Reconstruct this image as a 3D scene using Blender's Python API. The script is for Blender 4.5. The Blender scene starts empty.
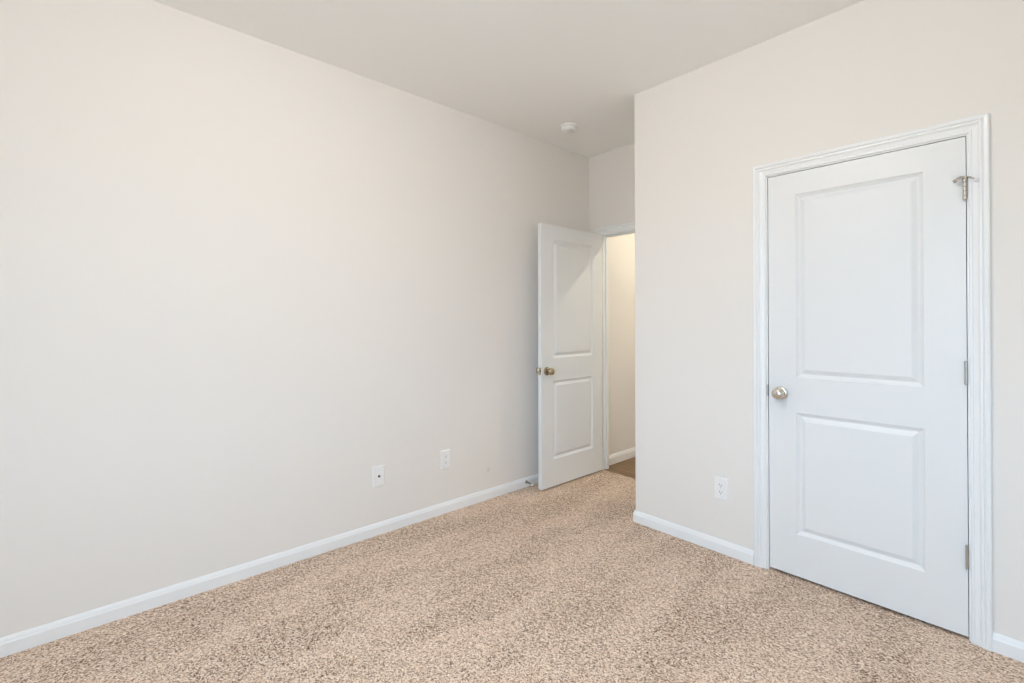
import bpy, bmesh, math, random
from mathutils import Vector, Matrix
C = bpy.context.scene
COL = C.collection
PI = math.pi

# ------------------------------------------------------------------ camera
F, CY, PITCH, YAW, ROLL, CAM_H = 476.3865, 319.2886, .0043, .8363, -.002, 1.2852
cd = bpy.data.cameras.new('camera'); cam = bpy.data.objects.new('camera', cd); COL.objects.link(cam)
cd.sensor_width = 36; cd.lens = F / 1024 * 36; cd.shift_y = -(341.5 - CY) / 1024; cd.clip_start = .02
_r = Vector((math.cos(YAW), math.sin(YAW), 0)); _d = Vector((-math.sin(YAW), math.cos(YAW), 0)); _u = Vector((0, 0, 1))
_d2 = _d * math.cos(PITCH) + _u * math.sin(PITCH); _u2 = _u * math.cos(PITCH) - _d * math.sin(PITCH)
_r3 = _r * math.cos(ROLL) + _u2 * math.sin(ROLL); _u3 = _u2 * math.cos(ROLL) - _r * math.sin(ROLL)
m = Matrix.Identity(4)
for i in range(3):
    m[i][0], m[i][1], m[i][2] = _r3[i], _u3[i], -_d2[i]
m[2][3] = CAM_H
cam.matrix_world = m
C.camera = cam

# ------------------------------------------------------------------ light levels
SKY_STRENGTH = 15.0
SKY_COLOR = (.455, .735, 1.02)
ROOM_LAMP = 352.0
ROOM_LAMP_COLOR = (1.0, .922, .868)
HALL_LAMP = 490.0
HALL_LAMP_COLOR = (1.0, .935, .76)
C.view_settings.view_transform = 'Standard'
C.view_settings.look = 'None'
C.view_settings.exposure = 0.0
C.view_settings.gamma = 1.0
C.view_settings.use_curve_mapping = False
C.cycles.max_bounces = 14
C.cycles.diffuse_bounces = 10
C.cycles.use_denoising = True
C.cycles.filter_width = 1.3
C.cycles.denoising_input_passes = 'RGB_ALBEDO_NORMAL'
C.cycles.denoising_prefilter = 'ACCURATE'
C.cycles.use_adaptive_sampling = False
C.cycles.caustics_reflective = False
C.cycles.caustics_refractive = False

# ------------------------------------------------------------------ room numbers (metres)
XL, YC, XC, YB, H = -2.688, 2.641, -1.749, 3.36, 2.743
XR, YR = .89, -1.44
WT = .08                                   # thickness of the entry wall
HX, HY = -2.60, 5.1                        # hall left wall, hall end wall
HXR = -.45

w = bpy.data.worlds.new('daylight'); C.world = w; w.use_nodes = True
nt = w.node_tree; nt.nodes.clear()
out = nt.nodes.new('ShaderNodeOutputWorld'); bg = nt.nodes.new('ShaderNodeBackground')
tc = nt.nodes.new('ShaderNodeTexCoord'); sp = nt.nodes.new('ShaderNodeSeparateXYZ'); rp = nt.nodes.new('ShaderNodeValToRGB')
mr = nt.nodes.new('ShaderNodeMapRange'); mr.inputs[1].default_value = -1; mr.inputs[2].default_value = 1
nt.links.new(tc.outputs['Generated'], sp.inputs[0]); nt.links.new(sp.outputs[2], mr.inputs[0]); nt.links.new(mr.outputs[0], rp.inputs[0])
rp.color_ramp.elements[0].position = .47; rp.color_ramp.elements[0].color = (.24, .30, .32, 1)
rp.color_ramp.elements[1].position = .52; rp.color_ramp.elements[1].color = (*SKY_COLOR, 1)
nt.links.new(rp.outputs[0], bg.inputs[0]); bg.inputs[1].default_value = SKY_STRENGTH; nt.links.new(bg.outputs[0], out.inputs[0])

WIN_REAR = (-.90, .72, .62, 2.12)        # window in the rear wall: x0, x1, z0, z1
def portal(name, W, loc, rz):
    pl = bpy.data.lights.new(name, 'AREA'); pl.shape = 'RECTANGLE'; pl.size = W[1] - W[0]; pl.size_y = W[3] - W[2]
    pl.cycles.is_portal = True
    po = bpy.data.objects.new(name, pl); COL.objects.link(po); po.location = loc; po.rotation_euler = (PI / 2, 0, rz)
WR = WIN_REAR
portal('rear_window_portal', WR, ((WR[0] + WR[1]) / 2, YR - .16, (WR[2] + WR[3]) / 2), 0)

# ------------------------------------------------------------------ materials
def mat(name, color, rough=.5, metal=0, bump=None, spec=.5):
    M = bpy.data.materials.new(name); M.use_nodes = True
    n = M.node_tree; b = n.nodes['Principled BSDF']
    b.inputs['Base Color'].default_value = (*color, 1); b.inputs['Roughness'].default_value = rough
    b.inputs['Metallic'].default_value = metal; b.inputs['Specular IOR Level'].default_value = spec
    if bump:
        scale, strength, dist = bump
        t = n.nodes.new('ShaderNodeTexCoord'); z = n.nodes.new('ShaderNodeTexNoise'); z.inputs['Scale'].default_value = scale
        z.inputs['Detail'].default_value = 3
        bp = n.nodes.new('ShaderNodeBump'); bp.inputs['Strength'].default_value = strength; bp.inputs['Distance'].default_value = dist
        n.links.new(t.outputs['Object'], z.inputs['Vector']); n.links.new(z.outputs['Fac'], bp.inputs['Height'])
        n.links.new(bp.outputs[0], b.inputs['Normal'])
    return M

WALL_COL = (.795, .768, .736)
M_wall = mat('wall_paint', WALL_COL, .75, bump=(180, .10, .002), spec=.25)
M_wall_left = mat('wall_paint_smudged', WALL_COL, .75, bump=(180, .10, .002), spec=.25)
n_ = M_wall_left.node_tree; tc_ = n_.nodes.new('ShaderNodeTexCoord'); vd = n_.nodes.new('ShaderNodeVectorMath'); vd.operation = 'DISTANCE'
vd.inputs[1].default_value = (XL, 2.193, .206); n_.links.new(tc_.outputs['Object'], vd.inputs[0])
rm_ = n_.nodes.new('ShaderNodeValToRGB'); rm_.color_ramp.elements[0].position = .006; rm_.color_ramp.elements[0].color = tuple(c * .86 for c in WALL_COL) + (1,)
rm_.color_ramp.elements[1].position = .022; rm_.color_ramp.elements[1].color = (*WALL_COL, 1)
n_.links.new(vd.outputs['Value'], rm_.inputs[0]); n_.links.new(rm_.outputs[0], n_.nodes['Principled BSDF'].inputs['Base Color'])
M_ceil = mat('ceiling_paint', (.91, .905, .89), .9, bump=(120, .15, .003), spec=.1)
M_hallwall = mat('hall_wall_paint', WALL_COL, .75, bump=(180, .10, .002), spec=.25)
M_trim = mat('white_trim_paint', (.83, .845, .855), .32, spec=.4)
M_door = mat('white_door_paint', (.775, .79, .80), .38, bump=(260, .04, .001), spec=.4)
M_nickel = mat('satin_nickel', (.66, .62, .56), .24, 1)
M_steel = mat('dull_steel', (.55, .53, .50), .38, 1)
M_dullmetal = mat('dark_dull_metal', (.34, .33, .31), .4, 1)
M_brassy_refl = mat('brassy_reflection_metal', (.50, .42, .30), .25, 1)  # brassy look of reflections painted into the metal's base colour
M_plastic = mat('white_plastic', (.84, .84, .84), .35)
M_slot = mat('dark_slot', (.06, .06, .065), .6)
M_greyslot = mat('grey_slot', (.30, .31, .35), .6)
M_rubber = mat('grey_rubber', (.38, .38, .37), .6)
M_pad = mat('pale_rubber_pad', (.72, .70, .76), .5)

def emit(name, color, strength):
    M = bpy.data.materials.new(name); M.use_nodes = True
    n = M.node_tree; b = n.nodes['Principled BSDF']
    b.inputs['Base Color'].default_value = (.9, .9, .88, 1)
    b.inputs['Emission Color'].default_value = (*color, 1); b.inputs['Emission Strength'].default_value = strength
    return M
M_shade = emit('lit_glass_shade', ROOM_LAMP_COLOR, ROOM_LAMP)
M_shade_hall = emit('lit_hall_glass_shade', HALL_LAMP_COLOR, HALL_LAMP)

M_glass = bpy.data.materials.new('window_glass'); M_glass.use_nodes = True
n = M_glass.node_tree; n.nodes.clear()
o_ = n.nodes.new('ShaderNodeOutputMaterial'); mx = n.nodes.new('ShaderNodeMixShader'); tr = n.nodes.new('ShaderNodeBsdfTransparent')
gl = n.nodes.new('ShaderNodeBsdfGlossy'); gl.inputs['Roughness'].default_value = .02; mx.inputs[0].default_value = .07
n.links.new(tr.outputs[0], mx.inputs[1]); n.links.new(gl.outputs[0], mx.inputs[2]); n.links.new(mx.outputs[0], o_.inputs[0])

# carpet: beige cut pile, flecks mix yarn tones and painted shading of the tufts, brushed into soft tracks
M_carpet = bpy.data.materials.new('beige_carpet'); M_carpet.use_nodes = True
n = M_carpet.node_tree; b = n.nodes['Principled BSDF']; L = n.links.new
b.inputs['Roughness'].default_value = .95; b.inputs['Specular IOR Level'].default_value = .05
t = n.nodes.new('ShaderNodeTexCoord')
def noise(scale, detail=2, rough=.5, dist=0):
    z = n.nodes.new('ShaderNodeTexNoise'); z.inputs['Scale'].default_value = scale; z.inputs['Detail'].default_value = detail
    z.inputs['Roughness'].default_value = rough; z.inputs['Distortion'].default_value = dist
    L(t.outputs['Object'], z.inputs['Vector']); return z
def voronoi(scale, off):
    mp = n.nodes.new('ShaderNodeMapping'); mp.inputs['Location'].default_value = off
    wz = noise(90, 1); ad = n.nodes.new('ShaderNodeMixRGB'); ad.blend_type = 'LINEAR_LIGHT'; ad.inputs[0].default_value = .006
    L(t.outputs['Object'], mp.inputs[0]); L(mp.outputs[0], ad.inputs[1]); L(wz.outputs['Color'], ad.inputs[2])
    v = n.nodes.new('ShaderNodeTexVoronoi'); v.inputs['Scale'].default_value = scale; L(ad.outputs[0], v.inputs['Vector']); return v
def math_(op, a, c):
    q = n.nodes.new('ShaderNodeMath'); q.operation = op
    for i, x in enumerate((a, c)):
        if isinstance(x, (int, float)): q.inputs[i].default_value = x
        else: L(x, q.inputs[i])
    return q.outputs[0]
def chan(v):
    q = n.nodes.new('ShaderNodeSeparateColor'); L(v.outputs['Color'], q.inputs[0]); return q.outputs[0]
va, vb = voronoi(210, (0, 0, 0)), voronoi(390, (3.3, 1.7, .4))
mixv = math_('ADD', math_('MULTIPLY', chan(va), .68), math_('MULTIPLY', chan(vb), .32))
r1 = n.nodes.new('ShaderNodeValToRGB'); cr = r1.color_ramp
cr.elements[0].position = .16; cr.elements[0].color = (.085, .045, .030, 1)
cr.elements[1].position = .86; cr.elements[1].color = (1.0, .89, .77, 1)
e = cr.elements.new(.30); e.color = (.38, .25, .18, 1)
e = cr.elements.new(.42); e.color = (.66, .485, .36, 1)
e = cr.elements.new(.62); e.color = (.77, .60, .465, 1)
L(mixv, r1.inputs[0])
# vacuum strokes running along the room: lighter, smoother look of leaning pile painted into the colour
mps = n.nodes.new('ShaderNodeMapping'); mps.inputs['Rotation'].default_value = (0, 0, .12); mps.inputs['Scale'].default_value = (3.4, .95, 1)
wob = noise(3.0, 3); adw = n.nodes.new('ShaderNodeMixRGB'); adw.blend_type = 'LINEAR_LIGHT'; adw.inputs[0].default_value = .06
L(t.outputs['Object'], adw.inputs[1]); L(wob.outputs['Color'], adw.inputs[2]); L(adw.outputs[0], mps.inputs[0])
lay = n.nodes.new('ShaderNodeTexNoise'); lay.inputs['Scale'].default_value = 1.15; lay.inputs['Detail'].default_value = 5; lay.inputs['Roughness'].default_value = .55
L(mps.outputs[0], lay.inputs['Vector'])
r2 = n.nodes.new('ShaderNodeMapRange'); r2.interpolation_type = 'SMOOTHSTEP'; r2.inputs[1].default_value = .40; r2.inputs[2].default_value = .60
r2.inputs[3].default_value = 0; r2.inputs[4].default_value = 1
L(lay.outputs['Fac'], r2.inputs[0])
smo = n.nodes.new('ShaderNodeMixRGB'); smo.inputs[2].default_value = (.70, .56, .455, 1)
L(math_('MULTIPLY', r2.outputs[0], .25), smo.inputs[0]); L(r1.outputs[0], smo.inputs[1])
mulc = n.nodes.new('ShaderNodeMixRGB'); mulc.blend_type = 'MULTIPLY'; mulc.inputs[0].default_value = 1
L(smo.outputs[0], mulc.inputs[1]); L(math_('ADD', math_('MULTIPLY', r2.outputs[0], .13), .90), mulc.inputs[2]); L(mulc.outputs[0], b.inputs['Base Color'])
bp = n.nodes.new('ShaderNodeBump'); bp.inputs['Strength'].default_value = .5; bp.inputs['Distance'].default_value = .006
L(mixv, bp.inputs['Height']); L(bp.outputs[0], b.inputs['Normal'])

# hall floor: brown wood planks running along the hall
M_wood = bpy.data.materials.new('brown_plank_floor'); M_wood.use_nodes = True
n = M_wood.node_tree; b = n.nodes['Principled BSDF']; L = n.links.new
b.inputs['Roughness'].default_value = .45
t = n.nodes.new('ShaderNodeTexCoord'); mp = n.nodes.new('ShaderNodeMapping'); L(t.outputs['Object'], mp.inputs[0])
br = n.nodes.new('ShaderNodeTexBrick'); L(mp.outputs[0], br.inputs[0])
br.inputs['Scale'].default_value = 1; br.inputs['Brick Width'].default_value = 1.2; br.inputs['Row Height'].default_value = .15
br.inputs['Mortar Size'].default_value = .0015
br.inputs['Color1'].default_value = (.155, .088, .040, 1); br.inputs['Color2'].default_value = (.245, .148, .070, 1)
br.inputs['Mortar'].default_value = (.06, .035, .02, 1)
mp2 = n.nodes.new('ShaderNodeMapping'); mp2.inputs['Scale'].default_value = (3, 40, 1); L(t.outputs['Object'], mp2.inputs[0])
gz = n.nodes.new('ShaderNodeTexNoise'); gz.inputs['Scale'].default_value = 2; gz.inputs['Detail'].default_value = 6; L(mp2.outputs[0], gz.inputs[0])
gr = n.nodes.new('ShaderNodeMapRange'); gr.inputs[1].default_value = .3; gr.inputs[2].default_value = .7; gr.inputs[3].default_value = .65; gr.inputs[4].default_value = 1.3
L(gz.outputs['Fac'], gr.inputs[0])
mm = n.nodes.new('ShaderNodeMixRGB'); mm.blend_type = 'MULTIPLY'; mm.inputs[0].default_value = 1
L(br.outputs[0], mm.inputs[1]); L(gr.outputs[0], mm.inputs[2]); L(mm.outputs[0], b.inputs['Base Color'])

# ------------------------------------------------------------------ mesh helpers
def obj(name, bm, mats, parent=None, smooth=False, loc=None, bevel=0):
    bmesh.ops.recalc_face_normals(bm, faces=bm.faces)
    me = bpy.data.meshes.new(name); bm.to_mesh(me); bm.free()
    for M in (mats if isinstance(mats, (list, tuple)) else [mats]):
        me.materials.append(M)
    if smooth:
        for p in me.polygons: p.use_smooth = True
    o = bpy.data.objects.new(name, me); COL.objects.link(o)
    if parent: o.parent = parent
    if loc: o.location = loc
    if bevel:
        k = o.modifiers.new('bevel', 'BEVEL'); k.width = bevel; k.segments = 2; k.limit_method = 'ANGLE'
    return o

def tag(o, label, cat, kind=None, group=None):
    o['label'] = label; o['category'] = cat
    if kind: o['kind'] = kind
    if group: o['group'] = group
    return o

def box(bm, x0, x1, y0, y1, z0, z1, mi=0):
    v = [bm.verts.new((x, y, z)) for z in (z0, z1) for y in (y0, y1) for x in (x0, x1)]
    for f in ((0, 1, 3, 2), (4, 5, 7, 6), (0, 1, 5, 4), (2, 3, 7, 6), (0, 2, 6, 4), (1, 3, 7, 5)):
        bm.faces.new([v[i] for i in f]).material_index = mi

def prism(bm, poly, z0, z1):
    a = [bm.verts.new((x, y, z0)) for x, y in poly]; c = [bm.verts.new((x, y, z1)) for x, y in poly]
    k = len(poly)
    bm.faces.new(a[::-1]); bm.faces.new(c)
    for i in range(k): bm.faces.new((a[i], a[(i + 1) % k], c[(i + 1) % k], c[i]))

def lathe(bm, prof, axis='z', origin=(0, 0, 0), seg=32, mi=0, sign=1):
    """profile of (radius, height along axis)"""
    rings = []
    for r, h in prof:
        ring = []
        for i in range(seg):
            a = 2 * PI * i / seg; p, q, h2 = r * math.cos(a), r * math.sin(a), h * sign
            c = {'z': (p, q, h2), 'y': (p, h2, q), 'x': (h2, p, q)}[axis]
            ring.append(bm.verts.new((origin[0] + c[0], origin[1] + c[1], origin[2] + c[2])))
        rings.append(ring)
    for A, B in zip(rings, rings[1:]):
        for i in range(seg):
            bm.faces.new((A[i], A[(i + 1) % seg], B[(i + 1) % seg], B[i])).material_index = mi
    bm.faces.new(rings[0]).material_index = mi; bm.faces.new(rings[-1]).material_index = mi

def tube(bm, pts, r, seg=8, mi=0):
    pts = [Vector(p) for p in pts]; rings = []
    for i, p in enumerate(pts):
        d = (pts[min(i + 1, len(pts) - 1)] - pts[max(i - 1, 0)]).normalized()
        a = d.cross(Vector((0, 0, 1)))
        if a.length < .01: a = d.cross(Vector((1, 0, 0)))
        a.normalize(); c = d.cross(a)
        rr = r[i] if isinstance(r, (list, tuple)) else r
        rings.append([bm.verts.new(p + (a * math.cos(2 * PI * k / seg) + c * math.sin(2 * PI * k / seg)) * rr) for k in range(seg)])
    for A, B in zip(rings, rings[1:]):
        for k in range(seg): bm.faces.new((A[k], A[(k + 1) % seg], B[(k + 1) % seg], B[k])).material_index = mi
    bm.faces.new(rings[0]).material_index = mi; bm.faces.new(rings[-1]).material_index = mi

def sweep(bm, path, prof, normal):
    """mitred moulding: prof = (across, out) pairs; 'across' grows to the left of the path seen against normal, 'out' along normal"""
    N = Vector(normal); path = [Vector(p) for p in path]; rings = []
    for i, p in enumerate(path):
        ds = []
        if i: ds.append((p - path[i - 1]).normalized())
        if i < len(path) - 1: ds.append((path[i + 1] - p).normalized())
        sides = [N.cross(d) for d in ds]
        s = sides[0] if len(sides) == 1 else (sides[0] + sides[1]) / (1 + sides[0].dot(sides[1]))
        rings.append([bm.verts.new(p + s * a + N * q) for a, q in prof])
    k = len(prof)
    for A, B in zip(rings, rings[1:]):
        for j in range(k): bm.faces.new((A[j], A[(j + 1) % k], B[(j + 1) % k], B[j]))
    bm.faces.new(rings[0]); bm.faces.new(rings[-1])

# ------------------------------------------------------------------ room shell
def struct(name, bm, M, label, cat, **k):
    return tag(obj(name, bm, M, **k), label, cat, 'structure')

bm = bmesh.new(); box(bm, XL - .1, XL, YR - .1, YB + WT, -.1, H)
struct('wall_left', bm, M_wall_left, 'long plain greige painted wall on the left', 'wall')

# closet front wall turning the corner into the entry recess, door opening cut out
DX0, DX1, DZ0, DZ1 = -.942, -.197, .014, 2.027           # closet door leaf
OX0, OX1, OZ = DX0 - .021, DX1 + .021, DZ1 + .021        # rough opening
bm = bmesh.new(); rr = .011
corner = [(XC + rr - rr * math.sin(a), YC + rr - rr * math.cos(a)) for a in [PI / 2 * i / 5 for i in range(6)]]
prism(bm, corner + [(XC, YB), (XC + .1, YB), (XC + .1, YC + .11), (OX0, YC + .11), (OX0, YC)][::1], -.1, H)
box(bm, OX0, OX1, YC, YC + .11, OZ, H)
box(bm, OX1, XR, YC, YC + .11, -.1, H)
struct('wall_closet', bm, M_wall, 'greige wall on the right holding the closed closet door', 'wall')

# entry wall at the end of the recess
JX0, JX1, JZ = -2.545, -1.792, 2.030                     # clear opening between the jambs
bm = bmesh.new()
box(bm, XL, JX0 - .018, YB, YB + WT, -.1, H); box(bm, JX0 - .018, JX1 + .018, YB, YB + WT, JZ + .018, H)
box(bm, JX1 + .018, XR + .14, YB, YB + WT, -.1, H)
struct('wall_back', bm, M_wall, 'short greige wall over the open doorway at the end of the recess', 'wall')
bm = bmesh.new(); box(bm, XR, XR + .14, YR - .14, YB, -.1, H)
struct('wall_right', bm, M_wall, 'greige side wall right of the photo edge', 'wall')
bm = bmesh.new()
box(bm, XL, WR[0], YR - .14, YR, -.1, H); box(bm, WR[1], XR, YR - .14, YR, -.1, H)
box(bm, WR[0], WR[1], YR - .14, YR, -.1, WR[2]); box(bm, WR[0], WR[1], YR - .14, YR, WR[3], H)
struct('wall_rear', bm, M_wall, 'greige wall with a window, behind the viewer', 'wall')
bm = bmesh.new(); box(bm, HX - .1, HX, YB + WT, HY, -.1, H)
struct('wall_hall_left', bm, M_hallwall, 'warmly lit hall wall seen through the open doorway', 'wall')
bm = bmesh.new(); box(bm, HX - .1, HXR + .1, HY, HY + .1, -.1, H)
struct('wall_hall_end', bm, M_hallwall, 'end wall of the hall beyond the doorway', 'wall')
bm = bmesh.new(); box(bm, HXR, HXR + .1, YB + WT, HY, -.1, H)
struct('wall_hall_right', bm, M_hallwall, 'right wall of the hall beyond the doorway', 'wall')
bm = bmesh.new(); box(bm, XL - .1, XR + .14, YR - .14, HY + .1, H, H + .1)
struct('ceiling', bm, M_ceil, 'plain flat white ceiling', 'ceiling')
TH = YB - .012                                           # where carpet meets plank floor
bm = bmesh.new(); box(bm, XL, XR, YR, TH, -.1, 0)
struct('floor', bm, M_carpet, 'speckled beige wall to wall carpet', 'carpet')
bm = bmesh.new(); box(bm, HX, HXR, TH, HY, -.1, -.006)
struct('floor_hall', bm, M_wood, 'brown wood plank floor of the hall past the doorway', 'floor')

# ------------------------------------------------------------------ baseboards
BASE = [(0, 0), (0, .0155), (.048, .0155), (.0505, .0145), (.0535, .0125), (.061, .0105), (.068, .006), (.0705, .003), (.0705, 0)]
def baseboard(name, path, label, z0=-.004, k_h=1.0):
    # path on the wall face, room on the left-hand side when walking along it
    bm = bmesh.new(); rings = []
    P = [Vector((x, y, 0)) for x, y in path]
    for i, p in enumerate(P):
        ds = []
        if i: ds.append((p - P[i - 1]).normalized())
        if i < len(P) - 1: ds.append((P[i + 1] - p).normalized())
        ns = [Vector((-d.y, d.x, 0)) for d in ds]
        s = ns[0] if len(ns) == 1 else (ns[0] + ns[1]) / (1 + ns[0].dot(ns[1]))
        rings.append([bm.verts.new(p + s * q + Vector((0, 0, a * k_h if a else z0))) for a, q in BASE])
    k = len(BASE)
    for A, B in zip(rings, rings[1:]):
        for j in range(k): bm.faces.new((A[j], A[(j + 1) % k], B[(j + 1) % k], B[j]))
    bm.faces.new(rings[0]); bm.faces.new(rings[-1])
    return struct(name, bm, M_trim, label, 'baseboard')
baseboard('baseboard_left', [(XL, YB), (XL, YR)], 'long white baseboard along the left wall')
cr_ = [(x, y) for x, y in corner]
baseboard('baseboard_closet', [(-1.014, YC)] + cr_[::1][0:1] + cr_[1:] + [(XC, YB - .02)],
          'white baseboard left of the closet door, wrapping the wall corner')
baseboard('baseboard_right', [(XR, YC), (-.133, YC)], 'short white baseboard right of the closet door')
baseboard('baseboard_hall', [(HX, HY), (HX, YB + WT + .016)], 'white baseboard in the hall past the doorway', -.01, 1.15)
baseboard('baseboard_rear', [(XL + .014, YR), (XR - .014, YR)], 'white baseboard under the window behind the viewer')
baseboard('baseboard_side', [(XR, YR + .014), (XR, YC - .014)], 'white baseboard along the right side wall')

# ------------------------------------------------------------------ door frames: jambs with stops, and moulded casings
CAS = [(0, 0), (0, .0065), (.004, .0100), (.0095, .0100), (.0125, .0066), (.027, .0105), (.0330, .0168), (.0390, .0168),
       (.0420, .0125), (.0465, .0182), (.0560, .0195), (.0605, .0170), (.0605, 0)]
def frame(name, x0, x1, zt, yf, thick, stop_y, label, back_casing=False, floor=-.006):
    root = tag(bpy.data.objects.new(name, None), label, 'door frame', 'structure'); COL.objects.link(root)
    root.location = ((x0 + x1) / 2, yf, 0); off = Vector(root.location)
    bm = bmesh.new(); j = .0175
    box(bm, x0 - j, x0, yf, yf + thick, floor, zt + j); box(bm, x1, x1 + j, yf, yf + thick, floor, zt + j); box(bm, x0, x1, yf, yf + thick, zt, zt + j)
    s0, s1, sd = stop_y, stop_y + .032, .011
    box(bm, x0, x0 + sd, s0, s1, floor, zt); box(bm, x1 - sd, x1, s0, s1, floor, zt); box(bm, x0 + sd, x1 - sd, s0, s1, zt - sd, zt)
    bm.transform(Matrix.Translation(-off)); obj('jamb', bm, M_trim, root)
    rv = .005
    def casing(y, ny):
        bm = bmesh.new(); p = [(x0 - rv, y, floor), (x0 - rv, y, zt + rv), (x1 + rv, y, zt + rv), (x1 + rv, y, floor)]
        if ny < 0: sweep(bm, p, CAS, (0, -1, 0))
        else: sweep(bm, p[::-1], CAS, (0, 1, 0))
        bm.transform(Matrix.Translation(-off)); obj('casing', bm, M_trim, root)
    casing(yf, -1)
    if back_casing: casing(yf + thick, 1)
    return root

frame('trim_1', DX0 - .003, DX1 + .003, DZ1 + .003, YC, .11, YC + .037, 'white moulded casing around the closed closet door')
frame('trim_2', JX0, JX1, JZ, YB, WT, YB + .038, 'white casing and jamb of the open doorway in the recess', True, -.01)

# ------------------------------------------------------------------ two-panel doors
DW, DH, DT = DX1 - DX0, DZ1 - DZ0, .035
PZ = [(.208, .813), (.988, 1.903)]
PX = (.127, DW - .131)
PROF = [(0, 0), (.0015, .0022), (.005, .0050), (.012, .0098), (.0165, .0120), (.0195, .0120), (.0225, .0105), (.0330, .0046), (.0385, .0016), (.0405, .0012), (.0410, .0002)]
def leaf_bm():
    bm = bmesh.new()
    for y0, s in ((0, 1), (DT, -1)):
        xs = [0, PX[0], PX[1], DW]; zs = [0, PZ[0][0], PZ[0][1], PZ[1][0], PZ[1][1], DH]
        for i in range(3):
            for k in range(5):
                if i == 1 and k in (1, 3):
                    prev = None
                    for o_, d in PROF:
                        ring = [bm.verts.new(c) for c in ((xs[1] + o_, y0 + s * d, zs[k] + o_), (xs[2] - o_, y0 + s * d, zs[k] + o_),
                                                          (xs[2] - o_, y0 + s * d, zs[k + 1] - o_), (xs[1] + o_, y0 + s * d, zs[k + 1] - o_))]
                        if prev:
                            for q in range(4): bm.faces.new((prev[q], prev[(q + 1) % 4], ring[(q + 1) % 4], ring[q]))
                        prev = ring
                    bm.faces.new(prev)
                else:
                    bm.faces.new([bm.verts.new(c) for c in ((xs[i], y0, zs[k]), (xs[i + 1], y0, zs[k]), (xs[i + 1], y0, zs[k + 1]), (xs[i], y0, zs[k + 1]))])
    for a, c in (((0, 0), (0, DH)), ((DW, 0), (DW, DH)), ((0, 0), (DW, 0)), ((0, DH), (DW, DH))):
        bm.faces.new([bm.verts.new(q) for q in ((a[0], 0, a[1]), (c[0], 0, c[1]), (c[0], DT, c[1]), (a[0], DT, a[1]))])
    bmesh.ops.remove_doubles(bm, verts=bm.verts, dist=1e-5)
    return bm

def knob(parent, x, z, side, M):
    """round knob on its rose; side -1 = front face (y=0), +1 = back face"""
    y = 0 if side < 0 else DT
    bm = bmesh.new()
    lathe(bm, [(.001, 0), (.0325, 0), (.0325, .004), (.030, .007), (.020, .0085), (.014, .010)], 'y', (x, y, z), 36, 0, side)
    r = obj('knob_rose', bm, M, parent, True)
    bm = bmesh.new()
    lathe(bm, [(.012, .008), (.0115, .022), (.013, .028), (.020, .032), (.0265, .039), (.0285, .047), (.0270, .054), (.0215, .0605), (.0130, .0640), (.0050, .0650), (.001, .0651)],
          'y', (x, y, z), 36, 0, side)
    k = obj('knob', bm, M, parent, True)
    return k

def hinge(parent, z, x, y, M, leaf_faces, rk=.0058):
    bm = bmesh.new()
    n5 = 5; hh = .089
    for i in range(n5):
        z0 = z - hh / 2 + hh * i / n5
        lathe(bm, [(.0040, 0), (rk, .0006), (rk, hh / n5 - .0008), (.0040, hh / n5 - .0002)], 'z', (x, y, z0), 16)
    lathe(bm, [(.0030, 0), (.0052, .0010), (.0052, .0035), (.0020, .0055)], 'z', (x, y, z + hh / 2), 16)
    lathe(bm, [(.0020, -.004), (.0048, -.003), (.0048, -.001), (.0030, 0)], 'z', (x, y, z - hh / 2), 16)
    for q in leaf_faces: box(bm, *q, z - hh / 2, z + hh / 2)
    return obj('hinge', bm, M, parent, False)

# closet door, shut
closet = tag(obj('door_1', leaf_bm(), M_door, loc=(DX0, YC + .004, DZ0)), 'closed white two-panel closet door with nickel knob', 'door', 'structure')
knob(closet, .058, .904, -1, M_nickel)['label'] = 'satin nickel knob'
bm = bmesh.new()                                          # lip of the strike plate beside the knob
box(bm, -.0075, -.0015, -.0075, .004, .884, .941)
s = obj('strike_plate', bm, M_steel, closet, bevel=.0015)
hz = [1.801, 1.059, .320]; hinges = []
for z in hz:
    top = z > 1.5
    hinges.append(hinge(closet, z, DW - .002, -.0062, M_nickel if top else M_steel,
                        [(DW - .003, DW + .0005, -.001, .03), (DW + .0022, DW + .0034, -.001, .03)], .0074 if top else .0054))
# bumper stop clipped over the pin of the upper hinge: two arms, one to the leaf and one to the casing
bm = bmesh.new(); zx = hz[0] + .045; ax = DW - .002; ay = -.0062
lathe(bm, [(.0045, 0), (.0095, 0), (.0095, .010), (.0045, .010)], 'z', (ax, ay, zx - .005), 18)
tube(bm, [(ax, ay, zx), (ax - .010, ay - .014, zx), (ax - .020, ay - .022, zx - .005), (ax - .027, ay - .024, zx - .010)], [.0070, .0066, .0056, .0046], 8)
lathe(bm, [(.004, 0), (.0062, .003), (.0062, .012), (.003, .016)], 'y', (ax - .028, ay - .028, zx - .012), 14, 1, 1)
tube(bm, [(ax, ay, zx), (ax + .014, ay - .014, zx - .002), (ax + .026, ay - .020, zx - .012), (ax + .033, ay - .018, zx - .018)], .0028, 8)
lathe(bm, [(.004, 0), (.0080, .003), (.0080, .007), (.004, .010)], 'y', (ax + .034, ay - .024, zx - .019), 14, 2, 1)
st = obj('hinge_bumper_stop', bm, [M_nickel, M_rubber, M_pad], hinges[0]); st['label'] = 'hinge bumper stop with a pale rubber pad'

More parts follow.
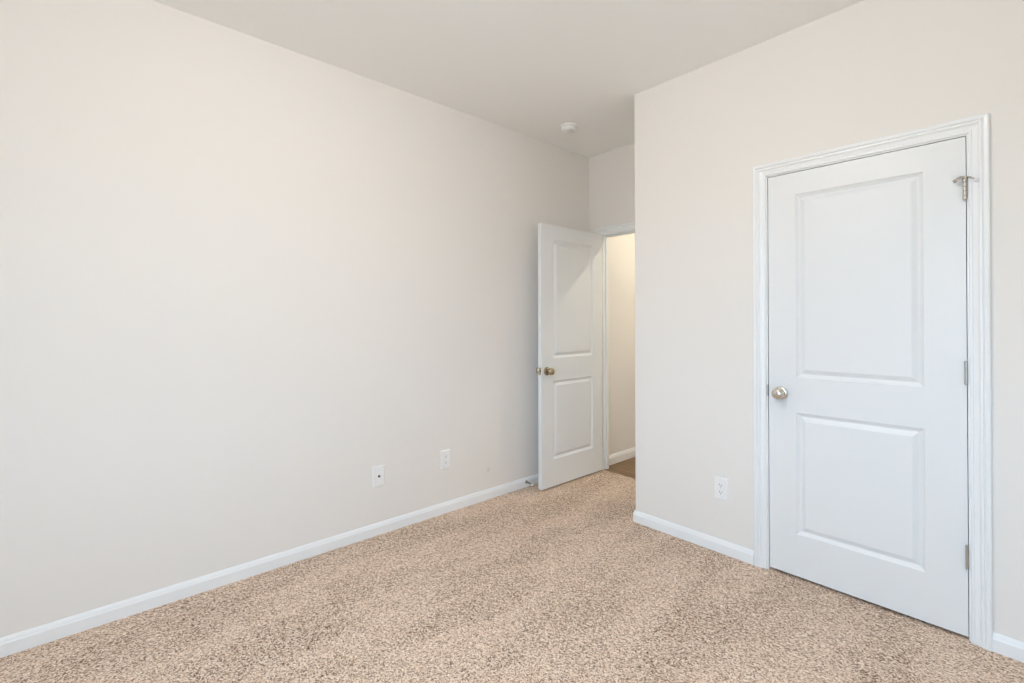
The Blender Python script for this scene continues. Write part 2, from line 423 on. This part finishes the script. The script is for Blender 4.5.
# bedroom door, standing open at a right angle to its wall
EX, EY = -2.515, 2.570
entry = tag(obj('door_2', leaf_bm(), M_door, loc=(EX, EY, .014)), 'white two-panel door standing wide open in the recess', 'door', 'structure')
entry.rotation_euler = (0, 0, PI / 2)
knob(entry, .058, .892, -1, M_brassy_refl)['label'] = 'brushed metal knob facing the room'
knob(entry, .058, .892, 1, M_brassy_refl)
bm = bmesh.new(); box(bm, -.0012, .001, .005, .030, .864, .920); box(bm, -.010, .001, .011, .024, .882, .902)
obj('latch_plate', bm, M_brassy_refl, entry, bevel=.001)
for z in hz:
    hinge(entry, z, DW + .010, DT + .004, M_steel, [(DW - .0005, DW + .0012, .004, DT)])

# ------------------------------------------------------------------ wall plates
def plate(name, kind, loc, rz, label, cat):
    """local: plate in xz, front towards -y, wall at y=0"""
    pw, ph = .075, .124
    root = bpy.data.objects.new(name, None); COL.objects.link(root); root.location = loc; root.rotation_euler = (0, 0, rz)
    tag(root, label, cat)
    bm = bmesh.new(); prev = None
    for o_, d in ((0, 0), (0, .0042), (.003, .0066), (.006, .0072), (.010, .0074)):
        ring = [bm.verts.new((sx * (pw / 2 - o_), -d, sz * (ph / 2 - o_))) for sx, sz in ((-1, -1), (1, -1), (1, 1), (-1, 1))]
        if prev:
            for q in range(4): bm.faces.new((prev[q], prev[(q + 1) % 4], ring[(q + 1) % 4], ring[q]))
        else: bm.faces.new(ring)
        prev = ring
    bm.faces.new(prev); obj('cover_plate', bm, M_plastic, root)
    def screw(z):
        bm = bmesh.new(); lathe(bm, [(.0032, 0), (.0032, .0012), (.0022, .0018), (.0005, .0018)], 'y', (0, -.0062, z), 14, 0, -1)
        box(bm, -.0024, .0024, -.0083, -.0079, z - .0004, z + .0004, 1)
        obj('screw', bm, [M_plastic, M_greyslot], root)
    if kind == 'duplex':
        for zc in (.0195, -.0195):
            bm = bmesh.new(); pts = []
            for a0, a1 in ((PI * .28, PI * .72), (PI * 1.28, PI * 1.72)):
                for i in range(9):
                    a = a0 + (a1 - a0) * i / 8; pts.append((.0178 * 1.02 * math.cos(a) * 1.25, .0178 * math.sin(a) * .86))
            a_ = [bm.verts.new((x, -.0062, zc + z)) for x, z in pts]; c_ = [bm.verts.new((x, -.0085, zc + z)) for x, z in pts]
            bm.faces.new(c_)
            for i in range(len(pts)): bm.faces.new((a_[i], a_[(i + 1) % len(pts)], c_[(i + 1) % len(pts)], c_[i]))
            f = obj('receptacle', bm, M_plastic, root)
            bm = bmesh.new()
            box(bm, -.0082, -.0052, -.0091, -.0084, zc - .001, zc + .0085); box(bm, .0052, .0082, -.0091, -.0084, zc - .001, zc + .0075)
            lathe(bm, [(.0030, 0), (.0030, .0006)], 'y', (0, -.0084, zc - .0075), 14, 0, -1)
            obj('slots', bm, M_greyslot, f)
        screw(0)
    else:
        bm = bmesh.new()
        lathe(bm, [(.0075, 0), (.0075, .0015), (.0052, .0018), (.0052, .0070), (.0040, .0072)], 'y', (0, -.0070, 0), 20, 0, -1)
        obj('cable_socket', bm, M_slot, root)['label'] = 'small black cable socket'
        screw(.042); screw(-.042)
    return root
plate('cable_plate', 'coax', (XL, 1.335, .350), PI / 2, 'white wall plate with a single black cable hole on the left wall', 'wall plate')
plate('power_outlet', 'duplex', (XL, 1.819, .356), PI / 2, 'white outlet on the left wall between the cable plate and the open door', 'outlet')['group'] = 'power outlets'
plate('power_outlet', 'duplex', (-1.190, YC, .353), 0, 'white double outlet on the wall left of the closed closet door', 'outlet')['group'] = 'power outlets'

# ------------------------------------------------------------------ smoke detector
sd = tag(bpy.data.objects.new('smoke_detector', None), 'round white smoke detector on the ceiling near the recess', 'smoke detector'); COL.objects.link(sd)
sd.location = (-2.352, 2.70, H)
bm = bmesh.new(); lathe(bm, [(.001, 0), (.066, 0), (.066, .009), (.063, .012), (.052, .013)], 'z', (0, 0, 0), 48, 0, -1); obj('mounting_base', bm, M_plastic, sd, bevel=.001)
bm = bmesh.new(); lathe(bm, [(.052, .012), (.059, .0165), (.0595, .022), (.056, .032), (.050, .0385), (.040, .0415), (.026, .0420), (.024, .0405), (.001, .0405)], 'z', (0, 0, 0), 48, 0, -1)
obj('cover', bm, M_plastic, sd)
bm = bmesh.new(); lathe(bm, [(.012, .040), (.012, .0425), (.010, .0435), (.001, .0437)], 'z', (.006, -.004, 0), 24, 0, -1); obj('test_button', bm, M_plastic, sd)

# ------------------------------------------------------------------ spring door stop on the left baseboard
ds = tag(bpy.data.objects.new('spring_door_stop', None), 'small metal spring door stop on the baseboard beside the open door', 'door stop'); COL.objects.link(ds)
ds.location = (XL + .013, 2.560, .040)
bm = bmesh.new(); lathe(bm, [(.001, 0), (.0125, 0), (.0125, .004), (.008, .009), (.004, .011)], 'x', (0, 0, 0), 20); obj('base', bm, M_dullmetal, ds)
bm = bmesh.new(); pts = []
for i in range(14 * 12 + 1):
    a = 2 * PI * i / 12; q = i / (14 * 12); r_ = .0062 - .0012 * q
    pts.append((.009 + .054 * q, r_ * math.cos(a), r_ * math.sin(a) - .006 * q * q))
tube(bm, pts, .0013, 6); obj('spring', bm, M_dullmetal, ds, True)
bm = bmesh.new(); lathe(bm, [(.004, .060), (.0075, .061), (.008, .070), (.0065, .075), (.001, .076)], 'x', (0, 0, -.006), 18); obj('rubber_tip', bm, M_plastic, ds)

# ------------------------------------------------------------------ lamps
def ceiling_light(loc, M, label, r=.075):
    root = tag(bpy.data.objects.new('ceiling_light', None), label, 'ceiling light'); COL.objects.link(root); root.location = loc
    bm = bmesh.new(); lathe(bm, [(.001, 0), (r * 1.12, 0), (r * 1.12, .016), (r * 1.04, .020), (r * .9, .020)], 'z', (0, 0, 0), 40, 0, -1); obj('ceiling_pan', bm, M_nickel, root)
    bm = bmesh.new(); lathe(bm, [(r, .020)] + [(r * math.cos(a), .020 + .062 * math.sin(a)) for a in [PI / 2 * i / 8 for i in range(1, 8)]] + [(.004, .082)], 'z', (0, 0, 0), 40, 0, -1)
    obj('glass_shade', bm, M, root, True)
    bm = bmesh.new(); lathe(bm, [(.008, .080), (.010, .084), (.007, .092), (.001, .096)], 'z', (0, 0, 0), 20, 0, -1); obj('finial', bm, M_nickel, root, True)
    return root
ceiling_light((-.95, .65, H), M_shade, 'lit round ceiling light near the middle of the bedroom ceiling')
ceiling_light((-1.45, 4.2, H), M_shade_hall, 'small lit round ceiling light in the hall beyond the doorway', .05)

# ------------------------------------------------------------------ windows (daylight)
def window(name, W, loc, rz, label):
    """local: x along the wall, room towards +y, z from the sill"""
    win = tag(bpy.data.objects.new(name, None), label, 'window', 'structure'); COL.objects.link(win)
    win.location = loc; win.rotation_euler = (0, 0, rz)
    w2, h = (W[1] - W[0]) / 2, W[3] - W[2]
    bm = bmesh.new(); y0, y1 = -.135, -.02
    box(bm, -w2, -w2 + .03, y0, y1, 0, h); box(bm, w2 - .03, w2, y0, y1, 0, h)
    box(bm, -w2 + .03, w2 - .03, y0, y1, 0, .03); box(bm, -w2 + .03, w2 - .03, y0, y1, h - .03, h)
    box(bm, -.04, .04, y0, y1, .03, h - .03); obj('window_frame', bm, M_trim, win)
    for a, c in ((-w2 + .03, -.04), (.04, w2 - .03)):
        for z0, z1, y in ((.03, h / 2 + .02, -.07), (h / 2 - .02, h - .03, -.105)):
            bm = bmesh.new()
            box(bm, a, a + .035, y - .03, y, z0, z1); box(bm, c - .035, c, y - .03, y, z0, z1)
            box(bm, a + .035, c - .035, y - .03, y, z0, z0 + .035); box(bm, a + .035, c - .035, y - .03, y, z1 - .035, z1)
            s_ = obj('sash', bm, M_trim, win)
            bm = bmesh.new(); box(bm, a + .035, c - .035, y - .018, y - .014, z0 + .035, z1 - .035); obj('pane', bm, M_glass, s_)
    bm = bmesh.new(); box(bm, -w2 - .08, w2 + .08, 0, .05, -.02, 0); obj('window_sill', bm, M_trim, win)
    bm = bmesh.new(); sweep(bm, [(w2, 0, 0), (w2, 0, h), (-w2, 0, h), (-w2, 0, 0)], CAS, (0, 1, 0)); obj('window_casing', bm, M_trim, win)
window('window_1', WR, ((WR[0] + WR[1]) / 2, YR, WR[2]), 0, 'white double window in the wall behind the viewer')
